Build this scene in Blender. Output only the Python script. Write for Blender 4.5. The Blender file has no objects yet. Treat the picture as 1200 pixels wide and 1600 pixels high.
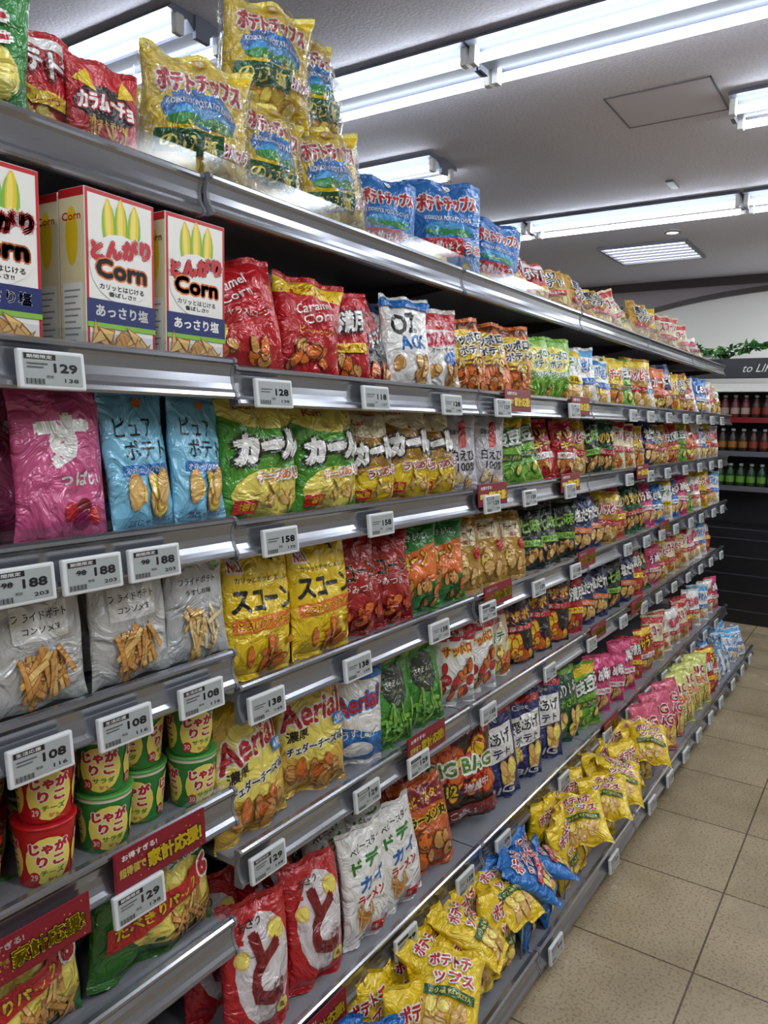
import bpy, bmesh, math, random
from bisect import bisect_right
from mathutils import Vector, Matrix, noise
random.seed(7)
S = bpy.context.scene
COL = S.collection
pi = math.pi
AX = [1.25]   # text stroke aspect (physical v unit / physical u unit)

# ------------------------------------------------------------------ materials
def lin(c):
    return c/12.92 if c <= .04045 else ((c+.055)/1.055)**2.4
def hexc(h):
    return tuple(lin(int(h[i:i+2], 16)/255) for i in (0, 2, 4)) + (1,)
PAL = dict(R='bb1a20', DR='7a0f16', Y='e6c21c', YL='ecd966', O='dc6e20', BR='6b3612', W='e9e7e2', K='1a191c', G='338438',
           DG='1a5430', LG='82b840', B='226fba', NB='1e2a64', LB='7cbfdc', P='d6467a', PK='e494aa', GO='bb8e30', CR='e4d6ac',
           GY='8d8f92', SV='c9cbcd', TN='cf944a', TD='9a602a', LT='e0b86e', MG='86184e', SK='4296cc', PG='d4d87a')
_m = {}
def nodes(name):
    m = bpy.data.materials.new(name); m.use_nodes = True
    return m, m.node_tree.nodes, m.node_tree.links, m.node_tree.nodes['Principled BSDF']
def M(c, kind='foil'):
    k = (c, kind)
    if k in _m: return _m[k]
    col = hexc(PAL.get(c, c))
    m, n, l, b = nodes(kind+'_'+c)
    b.inputs['Base Color'].default_value = col
    if kind == 'foil':
        b.inputs['Roughness'].default_value = .3
        b.inputs['Metallic'].default_value = .08
        b.inputs['Coat Weight'].default_value = .6
        b.inputs['Coat Roughness'].default_value = .09
        tc = n.new('ShaderNodeTexCoord'); oi = n.new('ShaderNodeObjectInfo')
        ad = n.new('ShaderNodeVectorMath'); ad.operation = 'ADD'
        sc = n.new('ShaderNodeVectorMath'); sc.operation = 'SCALE'; sc.inputs['Scale'].default_value = 5
        cb = n.new('ShaderNodeCombineXYZ')
        for i in range(3): l.new(oi.outputs['Random'], cb.inputs[i])
        l.new(cb.outputs[0], sc.inputs[0]); l.new(tc.outputs['Object'], ad.inputs[0]); l.new(sc.outputs[0], ad.inputs[1])
        nz = n.new('ShaderNodeTexNoise'); nz.inputs['Scale'].default_value = 20; nz.inputs['Detail'].default_value = 3
        nz.inputs['Distortion'].default_value = 1.6
        l.new(ad.outputs[0], nz.inputs['Vector'])
        bp = n.new('ShaderNodeBump'); bp.inputs['Strength'].default_value = .85; bp.inputs['Distance'].default_value = .019
        l.new(nz.outputs['Fac'], bp.inputs['Height'])
        l.new(bp.outputs[0], b.inputs['Normal']); l.new(bp.outputs[0], b.inputs['Coat Normal'])
    elif kind == 'card':
        b.inputs['Roughness'].default_value = .42
        nz = n.new('ShaderNodeTexNoise'); nz.inputs['Scale'].default_value = 60
        bp = n.new('ShaderNodeBump'); bp.inputs['Strength'].default_value = .05
        l.new(nz.outputs['Fac'], bp.inputs['Height']); l.new(bp.outputs[0], b.inputs['Normal'])
    elif kind == 'plas':
        b.inputs['Roughness'].default_value = .3
        nz = n.new('ShaderNodeTexNoise'); nz.inputs['Scale'].default_value = 30
        mp = n.new('ShaderNodeMapRange'); mp.inputs['To Min'].default_value = .25; mp.inputs['To Max'].default_value = .4
        l.new(nz.outputs['Fac'], mp.inputs['Value']); l.new(mp.outputs[0], b.inputs['Roughness'])
    elif kind == 'metal':
        b.inputs['Metallic'].default_value = .88
        tc = n.new('ShaderNodeTexCoord'); mp = n.new('ShaderNodeMapping'); mp.inputs['Scale'].default_value = (2.5, 2, 18)
        nz = n.new('ShaderNodeTexNoise'); nz.inputs['Scale'].default_value = 3; nz.inputs['Detail'].default_value = 1
        mr = n.new('ShaderNodeMapRange'); mr.inputs['To Min'].default_value = .14; mr.inputs['To Max'].default_value = .26
        l.new(tc.outputs['Object'], mp.inputs[0]); l.new(mp.outputs[0], nz.inputs['Vector'])
        l.new(nz.outputs['Fac'], mr.inputs['Value']); l.new(mr.outputs[0], b.inputs['Roughness'])
    _m[k] = m
    return m
def clear_mat(name, base=.06, tint=(1, 1, 1, 1), bump=0.0, rough=.08, fr=.5):
    m = bpy.data.materials.new(name); m.use_nodes = True
    n = m.node_tree.nodes; l = m.node_tree.links; n.clear()
    o = n.new('ShaderNodeOutputMaterial'); mx = n.new('ShaderNodeMixShader')
    t = n.new('ShaderNodeBsdfTransparent'); t.inputs[0].default_value = tint
    g = n.new('ShaderNodeBsdfGlossy'); g.inputs['Roughness'].default_value = rough
    lw = n.new('ShaderNodeLayerWeight'); lw.inputs[0].default_value = .25
    ad = n.new('ShaderNodeMath'); ad.operation = 'MULTIPLY_ADD'; ad.inputs[1].default_value = fr; ad.inputs[2].default_value = base
    l.new(lw.outputs['Fresnel'], ad.inputs[0]); l.new(ad.outputs[0], mx.inputs[0])
    l.new(t.outputs[0], mx.inputs[1]); l.new(g.outputs[0], mx.inputs[2]); l.new(mx.outputs[0], o.inputs[0])
    if bump:
        tc = n.new('ShaderNodeTexCoord')
        nz = n.new('ShaderNodeTexNoise'); nz.inputs['Scale'].default_value = 18; nz.inputs['Detail'].default_value = 3
        nz.inputs['Distortion'].default_value = 2.5
        bp = n.new('ShaderNodeBump'); bp.inputs['Strength'].default_value = bump; bp.inputs['Distance'].default_value = .03
        l.new(tc.outputs['Object'], nz.inputs['Vector'])
        l.new(nz.outputs['Fac'], bp.inputs['Height']); l.new(bp.outputs[0], g.inputs['Normal']); l.new(bp.outputs[0], lw.inputs['Normal'])
    return m
MWRAP = clear_mat('clear_film', .10, bump=1.0, rough=.06)
MACR = clear_mat('clear_acrylic', .03, (.90, .92, .93, 1), rough=.1, fr=.12)
def emis(name, col, s):
    m, n, l, b = nodes(name)
    b.inputs['Base Color'].default_value = (1, 1, 1, 1)
    b.inputs['Emission Color'].default_value = col; b.inputs['Emission Strength'].default_value = s
    return m

# ------------------------------------------------------------------ mesh builder
class MB:
    def __init__(s): s.v = []; s.f = []; s.m = []; s.mats = []; s.sm = []; s.n = []; s.cn = False
    def mi(s, mat):
        if mat not in s.mats: s.mats.append(mat)
        return s.mats.index(mat)
    def add(s, vs, fs, mat, smooth=False, ns=None):
        o = len(s.v); s.v += [tuple(p) for p in vs]; k = s.mi(mat)
        if ns: s.n += ns; s.cn = True
        else: s.n += [(0, 0, 0)]*len(vs)
        for f in fs: s.f.append(tuple(i+o for i in f)); s.m.append(k); s.sm.append(smooth)
    def box(s, x0, y0, z0, x1, y1, z1, mat):
        vs = [(x, y, z) for z in (z0, z1) for y in (y0, y1) for x in (x0, x1)]
        s.add(vs, [(0, 2, 3, 1), (4, 5, 7, 6), (0, 1, 5, 4), (2, 6, 7, 3), (0, 4, 6, 2), (1, 3, 7, 5)], mat)
    def bbox(s, x0, y0, z0, x1, y1, z1, mat, bev=.004):
        bm = bmesh.new(); bmesh.ops.create_cube(bm, size=1)
        for v in bm.verts:
            v.co = Vector(((x0+x1)/2+v.co.x*(x1-x0), (y0+y1)/2+v.co.y*(y1-y0), (z0+z1)/2+v.co.z*(z1-z0)))
        bmesh.ops.bevel(bm, geom=bm.edges[:], offset=bev, segments=2, affect='EDGES', profile=.5)
        bm.verts.index_update()
        s.add([v.co[:] for v in bm.verts], [[v.index for v in f.verts] for f in bm.faces], mat); bm.free()
    def cyl(s, p0, p1, r, mat, n=12):
        p0 = Vector(p0); p1 = Vector(p1); d = (p1-p0).normalized(); a = d.orthogonal().normalized(); b = d.cross(a)
        vs = []
        for p in (p0, p1):
            for i in range(n):
                t = 2*pi*i/n; vs.append(p+a*math.cos(t)*r+b*math.sin(t)*r)
        fs = [(i, (i+1) % n, n+(i+1) % n, n+i) for i in range(n)]+[tuple(range(n))[::-1], tuple(range(n, 2*n))]
        s.add(vs, fs, mat, True)
    def lathe(s, prof, mat, n=20, c=(0, 0, 0)):
        vs = [(c[0]+r*math.cos(2*pi*i/n), c[1]+r*math.sin(2*pi*i/n), c[2]+z) for r, z in prof for i in range(n)]
        fs = [(j*n+i, j*n+(i+1) % n, (j+1)*n+(i+1) % n, (j+1)*n+i) for j in range(len(prof)-1) for i in range(n)]
        s.add(vs, fs, mat, True)
    def extr(s, prof, x0, x1, mat, smooth=False):
        n = len(prof); vs = [(x0, y, z) for y, z in prof]+[(x1, y, z) for y, z in prof]
        s.add(vs, [(i, (i+1) % n, n+(i+1) % n, n+i) for i in range(n)]+[tuple(range(n))[::-1], tuple(range(n, 2*n))], mat, smooth)
    def mesh(s, name):
        me = bpy.data.meshes.new(name); me.from_pydata(s.v, [], s.f)
        for m in s.mats: me.materials.append(m)
        me.polygons.foreach_set('material_index', s.m); me.polygons.foreach_set('use_smooth', s.sm)
        me.update()
        if s.cn: me.normals_split_custom_set_from_vertices(s.n)
        return me
def obj(name, me, loc=(0, 0, 0), rot=(0, 0, 0), parent=None, label=None, cat=None, group=None, kind=None):
    o = bpy.data.objects.new(name, me); o.location = loc; o.rotation_euler = rot
    if parent: o.parent = parent
    if label: o['label'] = label
    if cat: o['category'] = cat
    if group: o['group'] = group
    if kind: o['kind'] = kind
    COL.objects.link(o); return o

# ------------------------------------------------------------------ text + design
_t = {}
def ccw(p):
    a = sum(p[i][0]*p[(i+1) % len(p)][1]-p[(i+1) % len(p)][0]*p[i][1] for i in range(len(p)))
    return p if a >= 0 else p[::-1]
def tgeo(s):
    if s in _t: return _t[s]
    cu = bpy.data.curves.new('t', 'FONT'); cu.body = s; cu.resolution_u = 2
    o = bpy.data.objects.new('t', cu); COL.objects.link(o)
    dg = bpy.context.evaluated_depsgraph_get(); me = bpy.data.meshes.new_from_object(o.evaluated_get(dg))
    vs = [(v.co.x, v.co.y) for v in me.vertices]; fs = [tuple(p.vertices) for p in me.polygons]
    bpy.data.objects.remove(o); bpy.data.curves.remove(cu); bpy.data.meshes.remove(me)
    if vs:
        x0 = min(v[0] for v in vs); x1 = max(v[0] for v in vs); y0 = min(v[1] for v in vs); y1 = max(v[1] for v in vs)
        vs = [((x-x0)/(x1-x0+1e-6)-.5, (y-y0)/(y1-y0+1e-6)-.5) for x, y in vs]
    _t[s] = (vs, fs); return _t[s]
def Rr(x0, y0, x1, y1, c): return [(c, [[(x0, y0), (x1, y0), (x1, y1), (x0, y1)]])]
def P(pts, c): return [(c, [pts])]
def E(cx, cy, rx, ry, c, rot=0, n=16):
    ca, sa = math.cos(rot), math.sin(rot)
    return [(c, [[(cx+rx*math.cos(t)*ca-ry*math.sin(t)*sa, cy+rx*math.cos(t)*sa+ry*math.sin(t)*ca) for t in [2*pi*i/n for i in range(n)]]])]
def T(s, cx, cy, w, h, c, b=.022, rot=0, o=None, ow=.03, sh=0):
    vs, fs = tgeo(s); ca, sa = math.cos(rot), math.sin(rot)
    rb = b*.8*h; ax = AX[0]
    w2 = max(w-2*rb*ax, w*.8)
    pp = []
    for x, y in vs:
        X = x*w2+sh*y*h; Y = y*(h-2*rb); pp.append((cx+X*ca-Y*sa, cy+X*sa+Y*ca))
    polys = [[pp[i] for i in f] for f in fs]
    def dil(r, k):
        out = []
        for i in range(k):
            a = 2*pi*(i+.5)/k; dx = r*math.cos(a)*ax; dy = r*math.sin(a)
            out += [[(x+dx, y+dy) for x, y in q] for q in polys]
        return out
    out = []
    if o: out.append((o, dil(ow+rb, 8)))
    if rb > .0012: out.append((c, polys+dil(rb, 6 if h > .2 else 4)))
    else: out.append((c, polys))
    return out
def CH(n, x0, y0, x1, y1, s, cols=('TN', 'LT', 'TD'), asp=.75, sd=1):
    r = random.Random(sd); out = []
    for i in range(n):
        cx = r.uniform(x0, x1); cy = r.uniform(y0, y1); a = r.uniform(0, pi); k = r.uniform(.75, 1.15)
        out += E(cx, cy, s*k*1.1, s*asp*k*1.1, cols[-1], a, 10)+E(cx, cy, s*k*.92, s*asp*k*.92, cols[r.randrange(len(cols)-1)], a, 10)
    return out
def ST(n, x0, y0, x1, y1, L, wd, cols=('TN', 'LT', 'TD'), sd=1):
    r = random.Random(sd); out = []
    for i in range(n):
        cx = r.uniform(x0, x1); cy = r.uniform(y0, y1); a = r.gauss(pi/2, .7); ca, sa = math.cos(a), math.sin(a)
        for k, c in ((1, cols[-1]), (.8, cols[r.randrange(len(cols)-1)])):
            pts = [(cx+dx*ca-dy*sa, cy+dx*sa+dy*ca) for dx, dy in ((-L, -wd*k), (L, -wd*k), (L, wd*k), (-L, wd*k))]
            out += P(pts, c)
    return out
def cut(polys, lines, ax):
    out = []
    for p in polys:
        cur = p
        lo = min(q[ax] for q in p); hi = max(q[ax] for q in p)
        for L in lines:
            if L <= lo+1e-5 or L >= hi-1e-5: continue
            a = []; b = []
            n = len(cur)
            for i in range(n):
                p0 = cur[i]; p1 = cur[(i+1) % n]
                (a if p0[ax] <= L else b).append(p0)
                if p0[ax] == L: b.append(p0)
                if (p0[ax]-L)*(p1[ax]-L) < 0:
                    t = (L-p0[ax])/(p1[ax]-p0[ax]); q = [0, 0]; q[ax] = L; q[1-ax] = p0[1-ax]+t*(p1[1-ax]-p0[1-ax])
                    a.append(tuple(q)); b.append(tuple(q))
            if len(a) > 2: out.append(a)
            cur = b
            if len(cur) < 3: break
        if len(cur) > 2: out.append(cur)
    return out
def design(mb, els, mapf, lx, ly, kind, base=None, lim=1.0, step=.00028, o0=.0003, smooth=True, nf=None):
    lay = []
    if base: lay.append((0, base, [[(-1, -1), (1, -1), (1, 1), (-1, 1)]]))
    for i, (c, polys) in enumerate(els): lay.append((o0+step*i, c, polys))
    for off, c, polys in lay:
        cl = []
        for p in polys:
            p = ccw(p)
            if any(abs(q[0]) > lim or abs(q[1]) > lim for q in p):
                p = [(min(lim, max(-lim, q[0])), min(lim, max(-lim, q[1]))) for q in p]
            cl.append(p)
        polys = cut(cut(cl, lx, 0), ly, 1)
        d = {}; vs = []; fs = []; ns = []
        for p in polys:
            f = []
            for q in p:
                k = (round(q[0], 4), round(q[1], 4))
                if k not in d:
                    d[k] = len(vs); vs.append(mapf(q[0], q[1], off))
                    if nf: ns.append(nf(q[0], q[1]))
                if not f or f[-1] != d[k]: f.append(d[k])
            if len(f) > 2 and f[0] == f[-1]: f.pop()
            if len(set(f)) == len(f) and len(f) > 2: fs.append(f)
        mb.add(vs, fs, M(c, kind), smooth, ns if nf else None)

SEAL = .011
def bagmap(w, h, t, sd, sg, wr=1.35):
    def f(X, v, off=0):
        av = abs(v)
        T_ = t/2*(max(0., 1-av**2.4))**.62*(1-.13*v)
        Wd = w/2*(1-.085*(1-av**3)+.03*noise.noise((v*2.3, sd, 3+(X > 0)*4)))
        e = max(0., 1-X*X)
        y = -sg*T_*e**.48
        com = wr*(.07*t*noise.noise((X*1.6+sd, v*1.3, sd))*(1-av**6)+.10*t*math.sin(X*6.5+sd*3)*av**4)
        fr = wr*sg*(.13*t*noise.noise((X*2.6+sd*5, v*2.4, sg+sd)) + .06*t*noise.noise((X*6+sd, v*4, 9+sg)))*e*(1-av**5)
        fr += wr*sg*.10*t*math.sin(X*11+sd+v*2)*av**3*(1-av**10)*e
        z = SEAL+h/2*(1+v)+.02*h*noise.noise((X*1.5, sd, 7))*av**2
        return (X*(Wd+off), y+com+fr-sg*off, z)
    return f
class Grid:
    def __init__(s, f, xs, ys):
        s.xs = xs; s.ys = ys; s.P = [[Vector(f(x, y)) for y in ys] for x in xs]; s.N = []
        nx, ny = len(xs), len(ys)
        for i in range(nx):
            r = []
            for j in range(ny):
                du = s.P[min(i+1, nx-1)][j]-s.P[max(i-1, 0)][j]; dv = s.P[i][min(j+1, ny-1)]-s.P[i][max(j-1, 0)]
                c = du.cross(dv); r.append(c.normalized() if c.length > 1e-12 else Vector((0, -1, 0)))
            s.N.append(r)
    def loc(s, u, v):
        i = min(max(bisect_right(s.xs, u)-1, 0), len(s.xs)-2); j = min(max(bisect_right(s.ys, v)-1, 0), len(s.ys)-2)
        return i, j, (u-s.xs[i])/(s.xs[i+1]-s.xs[i]), (v-s.ys[j])/(s.ys[j+1]-s.ys[j])
    def bl(s, A, u, v):
        i, j, a, b = s.loc(u, v)
        return (A[i][j]*(1-a)+A[i+1][j]*a)*(1-b)+(A[i][j+1]*(1-a)+A[i+1][j+1]*a)*b
    def pos(s, u, v, off): return (s.bl(s.P, u, v)+s.bl(s.N, u, v)*off)[:]
    def nor(s, u, v): return s.bl(s.N, u, v).normalized()[:]
def make_bag(key, w, h, t, base, els, sealc=None, seals=2, n=18, sd=None, backc=None):
    sd = sd if sd is not None else (sum(map(ord, key)) % 97)/7.0
    lx = [math.sin(pi/2*(2*i/n-1)) for i in range(1, n)]
    ly = [-.97]+[2*i/n-1 for i in range(1, n)]+[.97]
    fm = bagmap(w, h, t, sd, 1); bk = bagmap(w, h, t, sd, -1)
    G1 = Grid(fm, [-1]+lx+[1], [-1]+ly+[1]); G2 = Grid(lambda a, b: bk(-a, b), [-1]+lx+[1], [-1]+ly+[1])
    mb = MB(); st = min(.0003, .0075/max(1, len(els))); design(mb, els, G1.pos, lx, ly, 'foil', base, step=st, o0=.0004, nf=G1.nor)
    design(mb, [], G2.pos, lx, ly, 'foil', backc or base, nf=G2.nor)
    full = MB(); full.v = mb.v[:]; full.f = mb.f[:]; full.m = mb.m[:]; full.mats = mb.mats[:]; full.sm = mb.sm[:]; full.n = mb.n[:]; full.cn = True
    sl = []
    for sgn in ((1, -1) if seals == 2 else (1,)):
        vs = []; fs = []; nx = 26; nz = 5
        for j in range(nz+1):
            for i in range(nx+1):
                X = -1+2*i/nx; x, y, z = fm(X, sgn*1.0, 0)
                dz = j/nz*SEAL+(.0012 if (j == nz and i % 2) else 0)
                vs.append((x, y+.0011*(-1)**j+.001*math.sin(X*9+sd), z+sgn*dz*(1.5 if seals == 1 else 1)))
        for j in range(nz):
            for i in range(nx):
                a = j*(nx+1)+i; fs.append((a, a+1, a+nx+2, a+nx+1))
        q = MB(); q.add(vs, fs, M(sealc or base), True); sl.append(q.mesh('seal')); full.add(vs, fs, M(sealc or base), True)
    return dict(typ='bag', body=mb.mesh(key), seals=sl, full=full.mesh(key+'f'), w=w, h=h, t=t)

K = {}
LAB = {}
def bag(key, w, h, t, base, els, lab, **kw):
    K[key] = make_bag(key, w, h, t, base, els, **kw); LAB[key] = lab
def gen(title, tc, ol, band, sub, sc, food, top=None, ty=.38, n=10, big=None):
    e = []
    if top: e += Rr(-1, .72, 1, 1, top)
    e += CH(n, -.6, -.85, .6, -.45, .2, food, sd=len(title)+n)
    if len(title) > 4 and big is None:
        k = (len(title)+1)//2
        e += T(title[:k], -.08, ty+.2, 1.25, .34, tc, .05, .08, ol, .035)
        e += T(title[k:], .08, ty-.2, 1.25, .34, tc, .05, .08, ol, .035)
    else: e += T(title, 0, ty, 1.45, .5, tc, .05, .08, ol, .04)
    e += Rr(-.75, -.32, .75, -.1, band)+T(sub, 0, -.21, 1.25, .14, sc, .03)
    return e

def chips_pack(bandc, bandt, tcol, bg, nolab='5パック'):
    e = E(0, .12, .72, .34, 'B')+E(0, -.02, .66, .16, 'SK')+E(-.3, -.1, .34, .1, 'G')+E(.3, -.1, .34, .1, 'G')
    e += T('ポテトチップス', 0, .56, 1.6, .38, tcol, .06, .05, 'W' if tcol == 'R' else 'NB', .03)
    e += T('KOIKEYA POTATO CHIPS', 0, .2, 1.25, .1, 'W', .03)
    e += CH(9, -.75, -.9, .75, -.62, .17, ('LT', 'YL', 'TN'), sd=4)
    e += Rr(-.8, -.6, .35, -.26, bandc)+T(bandt, -.22, -.43, .95, .24, 'YL' if bandc == 'DG' else 'W', .04)
    e += T(nolab, .62, -.42, .5, .2, 'R', .05, 0, 'W', .02)
    e += E(0, .88, .13, .07, bg)+T('湖', 0, .88, .12, .08, 'W' if bg != 'W' else 'R', .02)
    return e
bag('yel', .205, .225, .11, 'Y', chips_pack('DG', 'のり塩', 'R', 'GO'), 'yellow potato chip bag with green seaweed salt band', sealc='YL')
bag('blu', .205, .225, .085, 'B', chips_pack('R', 'じゃがいもと', 'R', 'W', 'うま'), 'bright blue potato chip bag with red title and red band')
bag('blu2', .18, .2, .075, 'B', gen('ポテトチップス', 'R', 'W', 'R', 'うすしお味', 'W', ('YL', 'LT', 'TN')), 'blue potato chip bag with red lettering')
bag('yel2', .185, .21, .08, 'Y', gen('ポテトチップス', 'R', 'W', 'DG', 'のり塩 KOIKEYA', 'YL', ('YL', 'LT', 'TN')), 'yellow potato chip bag with red lettering and green band')
bag('jagG', .17, .22, .07, 'G', E(0, -.5, .85, .45, 'YL')+ST(10, -.5, -.85, .5, -.3, .28, .05, sd=3)+T('じゃが', -.1, .5, 1.3, .42, 'R', .06, .1, 'W', .05)+T('りこ', .1, .05, 1.0, .4, 'R', .06, .1, 'W', .05)+T('Calbee', 0, .85, .5, .1, 'W'), 'green stick snack bag with red lettering and yellow panel')
bag('kara', .165, .2, .06, 'R', E(0, .05, .9, .42, 'K')+P([(-.9, .5), (-.3, .3), (-.5, .8)], 'Y')+P([(.9, .5), (.3, .3), (.5, .8)], 'Y')+T('カラムーチョ', 0, .08, 1.6, .4, 'W', .06, .05, 'R', .03)+ST(12, -.6, -.85, .6, -.5, .25, .04, ('O', 'TN', 'DR'))+T('ホットチリ味', 0, -.38, 1.1, .16, 'Y'), 'red spicy potato stick bag with black and white logo')
bag('mixr', .17, .2, .07, 'R', gen('ポテト', 'W', 'DR', 'Y', 'うましお', 'R', ('YL', 'LT', 'TN'), 'W'), 'red and white chip bag with chips picture')
bag('mixg', .18, .2, .08, 'GO', gen('堅あげポテト', 'K', 'W', 'R', 'うすしお味', 'W', ('YL', 'LT', 'TD')), 'golden kettle chip bag with black lettering')
bag('cara', .17, .195, .085, 'R', CH(9, -.5, -.85, .5, -.55, .17, ('O', 'TN', 'BR'), .6)+E(-.6, -.3, .24, .2, 'Y')+T('甘い', -.6, -.3, .3, .13, 'R')+T('Caramel', -.25, .5, 1.0, .2, 'W', .02, .3)+T('Corn', -.05, .3, .7, .18, 'W', .02, .3)+T('キャラメルコーン', .1, -.0, 1.1, .12, 'W'), 'red caramel corn puff bag with white script lettering')
bag('cara2', .165, .195, .08, 'R', Rr(-1, .68, 1, 1, 'Y')+T('キャラメルコーン', 0, .82, 1.3, .14, 'R')+CH(12, -.5, -.8, .5, -.35, .18, ('O', 'TN', 'BR'), .6, 5)+T('Caramel', 0, .42, 1.1, .2, 'W', .02, .2)+T('Corn', .1, .2, .8, .18, 'W', .02, .2)+T('ピーナッツ', 0, -.08, .9, .13, 'Y'), 'red caramel corn puff bag with yellow top band')
bag('don', .16, .2, .05, 'b01418', P([(-1, -.2), (1, .2), (1, -.5), (-1, -.6)], 'K')+T('ドン', -.2, .55, .9, .36, 'W', .05, .2, 'K', .04)+T('タコス', .1, .12, 1.4, .36, 'W', .05, .2, 'K', .04)+CH(7, -.6, -.9, .6, -.6, .2, ('O', 'TN', 'BR'), .6), 'dark red tortilla chip bag with white logo')
bag('ozr', .155, .2, .06, 'W', Rr(-1, .55, 1, 1, 'R')+T('うましお', 0, .72, 1.0, .16, 'W')+T('OZACK', 0, .3, 1.6, .34, 'R', .06, .05, 'PK', .03)+T('オー・ザック', 0, .02, 1.1, .14, 'K')+E(.4, -.2, .35, .18, 'B')+T('あっさり', .4, -.2, .5, .12, 'W')+CH(9, -.6, -.85, .6, -.45, .17), 'white crispy snack bag with red block lettering')
bag('ozb', .15, .2, .06, 'W', T('OZ', -.2, .45, 1.1, .5, 'K', .06, .1)+T('ACK', .1, .02, 1.2, .34, 'B', .06, .1)+CH(8, -.6, -.85, .6, -.4, .17)+Rr(-1, .82, 1, 1, 'B'), 'white crispy snack bag with blue and black lettering')
bag('bbq', .165, .205, .06, 'O', Rr(-1, .8, 1, 1, 'BR')+E(0, .3, .9, .5, 'Y')+CH(14, -.7, -.9, .7, -.3, .19, ('O', 'TN', 'BR'), .8, 8)+T('サッポロ', 0, .5, 1.5, .32, 'K', .06, .06, 'W', .03)+T('ポテト', .2, .18, 1.1, .26, 'K', .06, .06, 'W', .03)+T('バーベQ', 0, -.18, 1.3, .3, 'Y', .06, .05, 'BR', .05), 'orange barbecue potato snack bag with brown lettering')
bag('veg', .16, .2, .06, 'LG', E(0, .35, .85, .45, 'YL')+T('サッポロ', 0, .5, 1.4, .3, 'DG', .06, .06, 'W', .03)+T('ポテト', .1, .2, 1.0, .26, 'DG', .06, .06, 'W', .03)+T('ベジタブル', 0, -.15, 1.3, .2, 'G', .05, 0, 'W', .03)+ST(12, -.6, -.9, .6, -.4, .2, .05, ('O', 'LG', 'G')), 'light green vegetable potato snack bag')
bag('wy', .16, .195, .06, 'W', gen('ポテト', 'G', 'W', 'Y', 'しお味', 'K', ('YL', 'LT', 'TN'), 'Y'), 'white and yellow snack bag')
bag('wb', .16, .195, .06, 'W', gen('えびせん', 'B', 'W', 'B', 'あっさり', 'W', ('YL', 'LT', 'TN'), 'SK'), 'white snack bag with blue lettering')
bag('yb', .16, .2, .06, 'Y', gen('チーズ', 'R', 'W', 'BR', '濃厚チーズ', 'Y', ('TN', 'O', 'TD')), 'yellow cheese snack bag with red lettering')
bag('or', .16, .2, .06, 'O', gen('カール', 'W', 'R', 'R', 'ピリ辛', 'Y', ('TN', 'YL', 'BR')), 'orange snack bag with white lettering')
bag('rd', .16, .2, .06, 'R', gen('えび満月', 'W', 'K', 'Y', '旨辛チリ', 'R', ('TN', 'O', 'BR')), 'red snack bag with white lettering')
bag('pink', .15, .215, .045, 'c85484', T('す', 0, .28, 1.25, .72, 'W', .10, .05)+T('っぱい', .3, -.22, .9, .2, 'W', .05)+E(.35, -.6, .16, .12, 'DR')+E(.05, -.66, .17, .13, 'R')+E(.3, -.78, .16, .12, 'MG')+E(.6, -.72, .15, .12, 'R'), 'pink plum snack bag with large white character and plums')
bag('pure', .135, .21, .045, 'LB', T('ピュア', -.15, .5, 1.2, .3, 'K', .02)+T('ポテト', .1, .16, 1.3, .3, 'K', .02)+Rr(-.7, -.22, .7, -.06, 'B')+T('オホーツクの塩', 0, -.14, 1.2, .11, 'W')+CH(8, -.45, -.7, .45, -.4, .24, ('LT', 'YL', 'TN'))+T('国産じゃがいも100%', 0, -.88, 1.3, .09, 'NB')+E(0, .84, .12, .07, 'O'), 'pale blue potato chip bag with black lettering')
bag('redk', .15, .21, .045, 'R', T('辛', 0, .2, 1.2, .7, 'Y', .06, .0, 'K', .04)+T('うま', .2, -.5, 1, .3, 'O', .04), 'red spicy snack bag with yellow lettering')
def curl(g, sub, sc):
    e = E(0, .78, 1.05, .34, 'YL' if g == 'G' else 'CR')
    e += E(.05, -.62, .95, .42, 'YL' if g == 'G' else 'Y')+CH(9, -.15, -.82, .7, -.4, .15, ('YL', 'LT', 'TN'), .5, 9)
    e += T('カール', 0, .16, 1.75, .52, 'W', .12, .10, 'K', .045, .15)
    e += T(sub, .15, -.32, 1.2, .18, sc, .05, .08, 'W', .03)+T('Karl', -.5, .8, .5, .14, 'R')+Rr(-.85, -.9, -.35, -.7, 'R')+T('増量', -.6, -.8, .36, .12, 'Y')
    return e
bag('curl', .205, .22, .075, '52982e', curl('G', 'チーズあじ', 'O'), 'green and yellow cheese puff bag with big white lettering', n=20)
bag('curl2', .165, .215, .07, 'a07422', curl('O', 'うすあじ', 'R'), 'gold puff snack bag with big white outlined lettering')
bag('ebi', .14, .21, .055, 'c8c5c9', P([(-.1, .75), (.35, .9), (.3, .55), (-.2, .3)], 'R')+P([(-.2, .3), (.3, .55), (.15, .1), (-.2, .05)], 'd8564a')+T('白えび', -.05, -.12, 1.2, .3, 'K', .02)+T('100%', .1, -.42, 1.0, .22, 'K', .03)+T('国産米', -.4, .5, .5, .14, 'K')+CH(5, -.4, -.85, .4, -.68, .16, ('CR', 'LT', 'TN')), 'silver white shrimp rice cracker bag with red shrimp mark')
bag('g1', .15, .2, .06, 'LG', gen('枝豆', 'W', 'DG', 'DG', 'うましお', 'Y', ('LG', 'YL', 'G'), 'Y'), 'green bean snack bag with white lettering')
bag('r1', .15, .2, .06, 'R', gen('ポリンキー', 'Y', 'DR', 'W', 'めんたい', 'R', ('O', 'LT', 'TD')), 'red triangle snack bag with yellow lettering')
bag('wr', .17, .205, .06, 'CR', gen('スコーン', 'R', 'W', 'R', 'コンソメ味', 'W', ('O', 'TN', 'TD'), 'R'), 'cream and red snack bag')
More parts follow.
